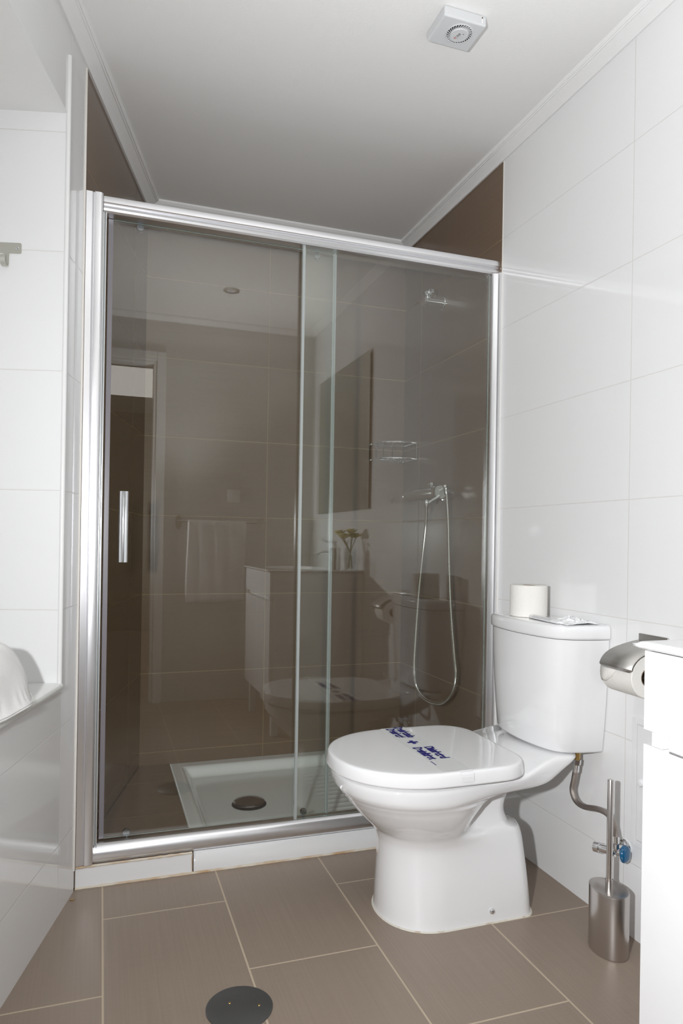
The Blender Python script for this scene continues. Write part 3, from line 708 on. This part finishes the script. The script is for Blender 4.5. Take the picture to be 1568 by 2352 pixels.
bm = BM(); box(bm, 1.318, 1.3228, 1.36, 1.46, .765, .795); obj('wall_plate', bm, M_SATIN, t, bevel=.002)
t = thing('toilet_roll', 'white toilet roll hanging under the curved steel cover', 'toilet roll', (1.258, 1.405, .62))
bm = BM(); c = (1.258, 1.468, .702); lathe(bm, c, (0, -1, 0), [(0, .023), (0, .050), (.002, .052), (.110, .052), (.112, .050), (.112, .023), (0, .023)], 52, cap0=False, cap1=False); obj('paper', bm, M_PAPER, t)
bm = BM(); lathe(bm, c, (0, -1, 0), [(-.0005, .0235), (.1125, .0235), (.1125, .0218), (-.0005, .0218), (-.0005, .0235)], 32, cap0=False, cap1=False); obj('core', bm, M_CARD, t)
bm = BM()  # torn flap
R_ = .0530
def fl(a, s): return Vector((c[0]-R_*math.cos(a), 1.468-s, c[2]+R_*math.sin(a)))
torn = [.062, .060, .055, .058, .050, .044, .030, .018]
loft(bm, [[fl(math.radians(36-k*9), .002), fl(math.radians(36-k*9), torn[k]*.5), fl(math.radians(36-k*9), torn[k])] for k in range(8)], False, False, closed=False)
o = obj('torn_sheet', bm, M_PAPER, t, smooth=60); s = o.modifiers.new('s', 'SOLIDIFY'); s.thickness = .0007

# access panel behind the vanity
t = thing('access_panel', 'white service hatch with small round knob in the white wall', 'access panel', (XR, 1.33, .25))
bm = BM()
for a in ((1.462, 1.478, .244, .574), (1.18, 1.196, .244, .574), (1.196, 1.462, .244, .259), (1.196, 1.462, .559, .574)): box(bm, XR-.004, XR-.0002, *a)
obj('frame', bm, M_GLOSS, t, bevel=.0008)
bm = BM(); box(bm, XR-.003, XR-.0003, 1.1975, 1.4605, .2605, .5575); pnl = obj('door', bm, M_GLOSS, t, bevel=.0008)
bm = BM(); lathe(bm, (XR-.0031, 1.444, .412), (-1, 0, 0), [(0, .010), (.004, .010), (.007, .008), (.008, .004)], 20); obj('knob', bm, M_PLASTIC, pnl)

# ================================================================== VANITY
VX0, VY0, VY1, VT = .825, .27, .900, .868
t = thing('vanity_cabinet', 'glossy white vanity cabinet with drawer at the right edge', 'cabinet', (1.07, .585, .0))
bm = BM(); box(bm, VX0+.017, XR-.0005, VY0, VY1, .19, .765); box(bm, VX0+.017, VX0+.030, VY0, VY1, .765, .8555); box(bm, VX0+.030, XR-.0005, VY0, VY0+.016, .765, .8555); box(bm, VX0+.030, XR-.0005, VY1-.016, VY1, .765, .8555); obj('body', bm, M_GLOSS, t, bevel=.0012)
bm = BM(); box(bm, VX0, VX0+.016, VY0, VY1, .727, .8535); dr = obj('drawer', bm, M_GLOSS, t, bevel=.0015)
bm = BM(); box(bm, VX0+.002, VX0+.0165, .862, .884, .7045, .7268); obj('spacer_block', bm, M_GLOSS, t, bevel=.001)
bm = BM(); box(bm, VX0+.002, VX0+.0165, .286, .308, .7045, .7268); obj('spacer_block', bm, M_GLOSS, t, bevel=.001)
bm = BM(); box(bm, VX0, VX0+.016, VY0, .5835, .19, .7042); obj('door', bm, M_GLOSS, t, bevel=.0015)
bm = BM(); box(bm, VX0, VX0+.016, .5865, VY1, .19, .7042); obj('door', bm, M_GLOSS, t, bevel=.0015)
bm = BM(); box(bm, VX0-.006, VX0+.0165, VY0+.06, VY1-.06, .7055, .7090); obj('pull_rail', bm, M_ALU, t, bevel=.001)
for x, y in ((VX0+.04, VY0+.04), (VX0+.04, VY1-.04), (XR-.05, VY0+.04), (XR-.05, VY1-.04)):
    bm = BM(); box(bm, x-.018, x+.018, y-.018, y+.018, 0, .1898); obj('leg', bm, M_GLOSS, t, bevel=.002)
# ceramic top with basin
t = thing('washbasin', 'white ceramic basin top with rounded front edge on the vanity', 'washbasin', (1.07, .585, .856))
bm = BM(); nx, ny = 50, 60; x0, x1, y0, y1 = .811, XR-.001, VY0-.012, VY1+.012
def bz(x, y):
    e_ = ((x-1.06)/.185)**2+((y-.60)/.235)**2
    e2 = 1-e_
    z = VT-(.095*min(1, max(0, e2)*1.6)**.6 if e2 > 0 else 0)
    ed = min(x-x0, y-y0, y1-y)
    if ed < .006: z -= .004*(1-ed/.006)**2
    return z
V = [[bm.verts.new((x0+(x1-x0)*i/nx, y0+(y1-y0)*j/ny, 0)) for j in range(ny+1)] for i in range(nx+1)]
for cc_ in V:
    for v in cc_: v.co.z = bz(v.co.x, v.co.y)
for i in range(nx):
    for j in range(ny): bm.faces.new((V[i][j], V[i+1][j], V[i+1][j+1], V[i][j+1]))
per = [V[i][0] for i in range(nx+1)]+[V[nx][j] for j in range(1, ny+1)]+[V[i][ny] for i in range(nx-1, -1, -1)]+[V[0][j] for j in range(ny-1, 0, -1)]
m1 = [bm.verts.new((v.co.x, v.co.y, .8605)) for v in per]
m2 = [bm.verts.new((v.co.x+(.008 if v.co.x < .83 else 0), min(max(v.co.y, y0+.008), y1-.008), .8562)) for v in per]
k = len(per)
for A, B in ((per, m1), (m1, m2)):
    for i in range(k): j = (i+1) % k; bm.faces.new((A[j], A[i], B[i], B[j]))
obj('basin', bm, M_CER, t, smooth=50, normals=False)
t = thing('basin_tap', 'chrome basin mixer tap on the washbasin', 'tap', (1.27, .60, .868))
bm = BM(); lathe(bm, (1.272, .60, .8675), (0, 0, 1), [(0, .024), (.006, .024), (.008, .019), (.10, .019), (.115, .017)], 28); obj('body', bm, M_CHROME, t)
bm = BM(); tube(bm, catmull([(1.27, .60, .93), (1.23, .60, .955), (1.18, .60, .955), (1.155, .60, .94)], 5), .011, 14); obj('spout', bm, M_CHROME, t)
bm = BM(); tube(bm, [(1.272, .60, .985), (1.25, .60, 1.01), (1.19, .60, 1.035)], .007, 12); obj('lever', bm, M_CHROME, t)
t = thing('soap_dispenser', 'chrome cylindrical soap dispenser on the washbasin', 'dispenser', (1.14, .865, .868))
bm = BM(); lathe(bm, (1.172, .868, .8676), (0, 0, 1), [(0, .027), (.004, .028), (.115, .028), (.118, .026)], 32); obj('bottle', bm, M_CHROME, t)
bm = BM(); cyl(bm, (1.172, .868, .985), (1.172, .868, 1.02), .005, n=12); cyl(bm, (1.177, .868, 1.02), (1.127, .868, 1.017), .0055, n=12); obj('pump', bm, M_CHROME, t)
t = thing('flower_vase', 'clear glass vase with pale yellow flowers on the washbasin', 'vase', (1.225, .862, .868))
bm = BM(); c = (1.256, .868, .8676); lathe(bm, c, (0, 0, 1), [(0, .030), (.115, .032), (.115, .029), (.006, .027), (.005, .0)], 32, cap1=False); obj('vase', bm, M_GLASST, t)
random.seed(8); bs = BM(); heads = []
for k in range(6):
    a = k*1.05+.3; tip = Vector((c[0]+.045*math.cos(a)-.012, c[1]+.028*math.sin(a)-.01, c[2]+.165+.03*random.random()))
    if tip.y > .9: tip.y = .9
    tube(bs, catmull([Vector((c[0]-.012*math.cos(a), c[1]-.012*math.sin(a), c[2]+.008)), Vector((c[0], c[1], c[2]+.09)), tip], 5), .0022, 8); heads.append(tip)
obj('stems', bs, M_STEM, t)
for h in heads:
    bm = BM()
    for L2 in range(3):
        for p in range(7):
            a = 2*math.pi*p/7+L2*.4; tl = .5+.35*L2; r = .042-.009*L2
            d = Vector((math.cos(a)*math.cos(tl), math.sin(a)*math.cos(tl), math.sin(tl))); s = Vector((-math.sin(a), math.cos(a), 0))
            n_ = d.cross(s)
            loft(bm, [[h+d*(r*q)+s*(.014*math.sin(math.pi*min(1, q*.85+.1))*w_)+n_*(.004*q*q) for w_ in (-1, 0, 1)] for q in (0, .3, .6, .85, 1)], False, False, closed=False)
    o = obj('flower_head', bm, M_PETAL, t, smooth=60); s_ = o.modifiers.new('s', 'SOLIDIFY'); s_.thickness = .0008
def tumbler(x, y, lab, h=.095):
    t = thing('glass_tumbler', lab, 'glass', (x, y, .868))
    bm = BM(); lathe(bm, (x, y, .8676), (0, 0, 1), [(0, .029), (h, .033), (h, .031), (.006, .027), (.005, .0)], 32, cap1=False); obj('glass', bm, M_GLASST, t)
tumbler(1.280, .790, 'clear glass tumbler between flower vase and wall mirror')
tumbler(1.07, .872, 'clear glass tumbler at the front corner of the washbasin', .085)
# mirror
t = thing('wall_mirror', 'large frameless mirror on the white wall above the washbasin', 'mirror', (1.31, .55, 1.19))
bm = BM(); box(bm, XR-.018, XR-.0145, .12, .985, 1.19, 2.02); obj('mirror_glass', bm, M_MIRROR, t, smooth=0)
bm = BM(); box(bm, XR-.0143, XR-.0005, .13, .975, 1.20, 2.01); obj('backing', bm, M_DARK, t)

# ================================================================== TOWEL RAIL AND SWITCH ON ENTRANCE WALL
t = thing('towel_rail', 'steel towel rail with oval end plates on the entrance wall', 'towel rail', (.72, -.05, 1.10))
for x in (.455, .985):
    bm = BM(); ov = [Vector((x+.018*math.cos(2*math.pi*i/28), -.0495, 1.125+.045*math.sin(2*math.pi*i/28))) for i in range(28)]
    loft(bm, [ov, [p+Vector((0, .008, 0)) for p in ov]]); cyl(bm, (x, -.042, 1.13), (x, .02, 1.13), .007, n=14); obj('end_plate', bm, M_STEEL, t)
bm = BM(); cyl(bm, (.44, .02, 1.13), (1.0, .02, 1.13), .007, n=16); obj('bar', bm, M_STEEL, t)
bm = BM()
rows = []
for s in range(41):
    v = s/40; L1 = .50; L2 = .46
    dd = v*(L1+L2+.03)
    if dd < L2: y, z = -.004, 1.13-(L2-dd)
    elif dd < L2+.03: a = math.pi*(dd-L2)/.03; y, z = .020-.022*math.cos(a), 1.13+.012*math.sin(a)
    else: y, z = .044, 1.13-(dd-L2-.03)
    rows.append([Vector((.50+.36*i/44+.006*math.sin(z*7), y+(.007*math.sin(i*.55+z*2)*min(1, (1.15-z)*4)*(1 if y > .02 else .4)), z)) for i in range(45)])
loft(bm, rows, False, False, closed=False)
o = obj('hand_towel', bm, M_TOWEL, smooth=70); s = o.modifiers.new('s', 'SOLIDIFY'); s.thickness = .004
tag(o, 'white hand towel hanging over the steel towel rail', 'towel')
t = thing('light_switch', 'white light switch on the entrance wall above the towel rail', 'switch', (.80, -.05, 1.26))
bm = BM(); box(bm, .76, .84, -.0497, -.041, 1.26, 1.34); obj('plate', bm, M_PLASTIC, t, bevel=.003)
bm = BM(); box(bm, .78, .82, -.0408, -.036, 1.275, 1.325); obj('rocker', bm, M_GLOSS, t, bevel=.002)
# ceiling downlight, seen in the glass
t = thing('recessed_downlight', 'small round recessed downlight in the ceiling near the mirror', 'ceiling light', (.66, .56, 2.39))
bm = BM(); lathe(bm, (.66, .56, ZC-.0005), (0, 0, -1), [(0, .045), (.004, .045), (.006, .040), (.006, .030), (.001, .028)], 36, cap1=False, cap0=False); obj('ring', bm, M_SATIN, t)
bm = BM(); lathe(bm, (.66, .56, ZC-.0006), (0, 0, -1), [(0, .028), (.002, .027), (.003, .0)], 30, cap1=False); obj('lens', bm, M_PLGREY, t)

# ================================================================== CEILING FAN UNIT
t = thing('extractor_fan', 'square white extractor fan on the ceiling with round grille', 'fan', (.871, 1.661, 2.372))
FX0, FX1, FY0, FY1, FZ = .810, .932, 1.610, 1.713, 2.372
bm = BM(); box(bm, FX0, FX1, FY0, FY1, FZ, ZC-.0005); obj('housing', bm, M_PLGREY, t, bevel=.0045, seg=4)
fc = Vector((.877, 1.657, FZ))
bm = BM(); lathe(bm, fc+Vector((0, 0, .0003)), (0, 0, -1), [(0, .0345), (.001, .0345), (.0012, .0)], 48, cap1=False); obj('grille_shade_disc', bm, M_DARK, t)  # flat dark disc paints the shade inside the fan
bm = BM()
for k in range(30):
    a = 2*math.pi*k/30; p = fc+Vector((.0235*math.cos(a), .0235*math.sin(a), -.0022)); q = fc+Vector((.0345*math.cos(a+.25), .0345*math.sin(a+.25), -.0022)); tube(bm, [p, q], .0011, 6)
tube(bm, [fc+Vector((.0350*math.cos(2*math.pi*k/48), .0350*math.sin(2*math.pi*k/48), -.0008)) for k in range(48)], .0014, 8, closed=True)
obj('grille_vanes', bm, M_PLGREY, t)
bm = BM(); lathe(bm, fc+Vector((0, 0, -.0005)), (0, 0, -1), [(0, .0242), (.004, .0242), (.0052, .0232), (.0054, .0)], 48, cap1=False); hub = obj('hub_disc', bm, M_PLGREY, t)
# logo: reads from far left to near right seen from below
lz = FZ-.0062
dL = Vector((.25, -.97, 0)).normalized(); vL = dL.cross(Vector((0, 0, -1))).normalized()*-1
vL = Vector((0, 0, -1)).cross(dL).normalized()
o1 = Vector((.872, 1.6705, lz))
text('logo_lettering', 'SY', o1, dL, vL, .0085, .0062, M_RED, hub, thick=.0003, bold=.02)
text('logo_lettering', 'OLR', o1+dL*.0095, dL, vL, .0135, .0055, M_INK, hub, thick=.0003, bold=.01)
text('logo_lettering', '5', o1+dL*.024-vL*.008, dL, vL, .0028, .004, M_INK, hub, thick=.0003, bold=.01)
bm = BM(); p = o1+dL*.002-vL*.0028; q = p+dL*.020; hexa(bm, [p, q, q+vL*.0006, p+vL*.0006, p-Vector((0, 0, .0003)), q-Vector((0, 0, .0003)), q+vL*.0006-Vector((0, 0, .0003)), p+vL*.0006-Vector((0, 0, .0003))]); obj('logo_line', bm, M_GREYINK, hub, smooth=0)
bm = BM(); box(bm, .9165, .9205, FY0-.0008, FY0+.001, 2.377, 2.393); obj('indicator_slot', bm, M_PLASTIC, t); bm = BM(); box(bm, .9167, .9203, FY0-.0012, FY0-.0009, 2.389, 2.393); obj('indicator', bm, M_CARD, t)

# ================================================================== COAT HOOKS in alcove
t = thing('coat_rack', 'steel strip of coat hooks on the alcove side wall', 'hook strip', LW(NU0, .2, 1.72))
ujw = NU0
def J(d, off, z): return LW(ujw+off, d, z)          # off: away from the jamb towards the viewer
bm = BM()
def rrect(d0, d1, z0, z1, r=.004):
    pts = []
    for cx, cz, a0 in ((d1-r, z1-r, 0), (d0+r, z1-r, 90), (d0+r, z0+r, 180), (d1-r, z0+r, 270)):
        for k in range(5): a = math.radians(a0+k*22.5); pts.append((cx+r*math.cos(a), cz+r*math.sin(a)))
    return pts
prism(bm, rrect(.1135, .375, 1.7665, 1.7945), lambda p, a: J(p[0], a, p[1]), .0006, .0026); obj('plate', bm, M_RACK, t)
for dc in (.1515, .245, .338):
    bm = BM()
    path = [(.0026, 1.7665), (.0030, 1.748), (.0045, 1.737), (.010, 1.7295), (.018, 1.7285), (.026, 1.734), (.030, 1.743), (.0305, 1.752)]
    path = [(p.x, p.y) for p in catmull([Vector((a, b, 0)) for a, b in path], 4)]
    rings = []
    for i, (o_, z) in enumerate(path):
        a = path[max(0, i-1)]; b = path[min(len(path)-1, i+1)]; tx, tz_ = b[0]-a[0], b[1]-a[1]; l = math.hypot(tx, tz_); nx_, nz_ = -tz_/l*.0011, tx/l*.0011
        wv = .0065
        rings.append([J(dc-wv, o_+nx_, z+nz_), J(dc+wv, o_+nx_, z+nz_), J(dc+wv, o_-nx_, z-nz_), J(dc-wv, o_-nx_, z-nz_)])
    loft(bm, rings); obj('hook', bm, M_RACK, t, smooth=50)
bm = BM(); lathe(bm, J(.1235, .0026, 1.7805), UL, [(0, .0042), (.001, .004), (.0016, .0025), (.0006, .0018)], 20); obj('screw', bm, M_CHROME, t)

# ================================================================== TOWEL on sill
bm = BM()
random.seed(3)
def tw_pt(a, h):        # a angle round, h 0..1 height
    k = 1-.55*h**1.7 if h < .999 else .3
    cu_, cd_ = .545+.01*h, .062+.018*h
    ru, rd = .185*k*(1+.0*h), .082*(1-.50*h**2)
    ca, sa = math.cos(a), math.sin(a); ex = .62
    x = math.copysign(abs(ca)**ex, ca)*ru; y = math.copysign(abs(sa)**ex, sa)*rd
    z = NZ0+.020+.150*math.sin(math.pi/2*h)**1.05
    flare = max(0, .12-h)/.12
    x *= 1+.06*flare; y *= 1+.06*flare
    wob = noise.noise(Vector((ca*2.2, sa*2.2, h*2.5)))*.008
    rib = .0016*math.sin(a*60)*max(0, 1-abs(h-.13)/.10)
    z += (.006*noise.noise(Vector((ca*4, sa*4, 9)))+.004)*flare
    return LW(cu_+x*(1+(wob+rib)/.15), cd_+y*(1+(wob+rib)/.08), z)
rings = []
hs = [0, .02, .05, .08, .11, .14, .17, .2, .25, .3, .36, .42, .5, .58, .66, .74, .82, .88, .93, .97, 1]
for h in hs: rings.append([tw_pt(2*math.pi*i/240, h) for i in range(240)])
V = loft(bm, rings, True, False)
top = bm.verts.new(sum((v.co for v in V[-1]), Vector())/240+Vector((0, 0, .001)))
for i in range(240): bm.faces.new((V[-1][i], V[-1][(i+1) % 240], top))
tw_o = obj('folded_towel', bm, M_TOWEL, smooth=70)
tag(tw_o, 'white folded towel piled on the alcove sill', 'towel')
bm = BM()   # layered hems along the bottom edge
for k, (dz, g) in enumerate(((.0006, 1.012), (.0030, .998), (.0055, 1.010))):
    pts = []
    for i in range(160):
        a = 2*math.pi*i/160; p = tw_pt(a, .015); c = LW(.545, .062, 0); q = Vector((c.x+(p.x-c.x)*g, c.y+(p.y-c.y)*g, NZ0+.0215+dz+.003*(1+noise.noise(Vector((math.cos(a)*3, math.sin(a)*3, k))))))
        pts.append(q)
    tube(bm, pts, .0013, 8, closed=True)
obj('hem', bm, M_TOWEL, tw_o)

# ================================================================== FLOOR DRAIN, FITTINGS
t = thing('floor_drain', 'round dark grey drain cover set in the floor tiles', 'drain', (.300, 1.508, 0))
bm = BM(); lathe(bm, (.300, 1.508, .0), (0, 0, 1), [(.0002, .0725), (.002, .0725), (.003, .071), (.0032, .0)], 64, cap1=False); dcv = obj('cover', bm, M_DRAIN, t)
for sx_, sy_ in ((-.018, .018), (.042, -.008)):
    bm = BM(); lathe(bm, (.300+sx_, 1.508+sy_, .0031), (0, 0, 1), [(0, .003), (.0008, .0025), (.001, .0)], 14, cap1=False); obj('screw', bm, M_BRASS, t)

bm = BM(); bmesh.ops.create_icosphere(bm, subdivisions=3, radius=1)
for v in bm.verts:
    k = 1+.35*noise.noise(v.co*1.7); v.co = Vector((v.co.x*.0065*k-.062, v.co.y*.0035*k+2.098, .0021+v.co.z*.0021*k))
tag(obj('crumb', bm, mat('brown_crumb', (0.34, 0.22, 0.10, 1), .8, bump=(300, .2)), smooth=60), 'tiny brown crumb on the floor against the left wall', 'debris')
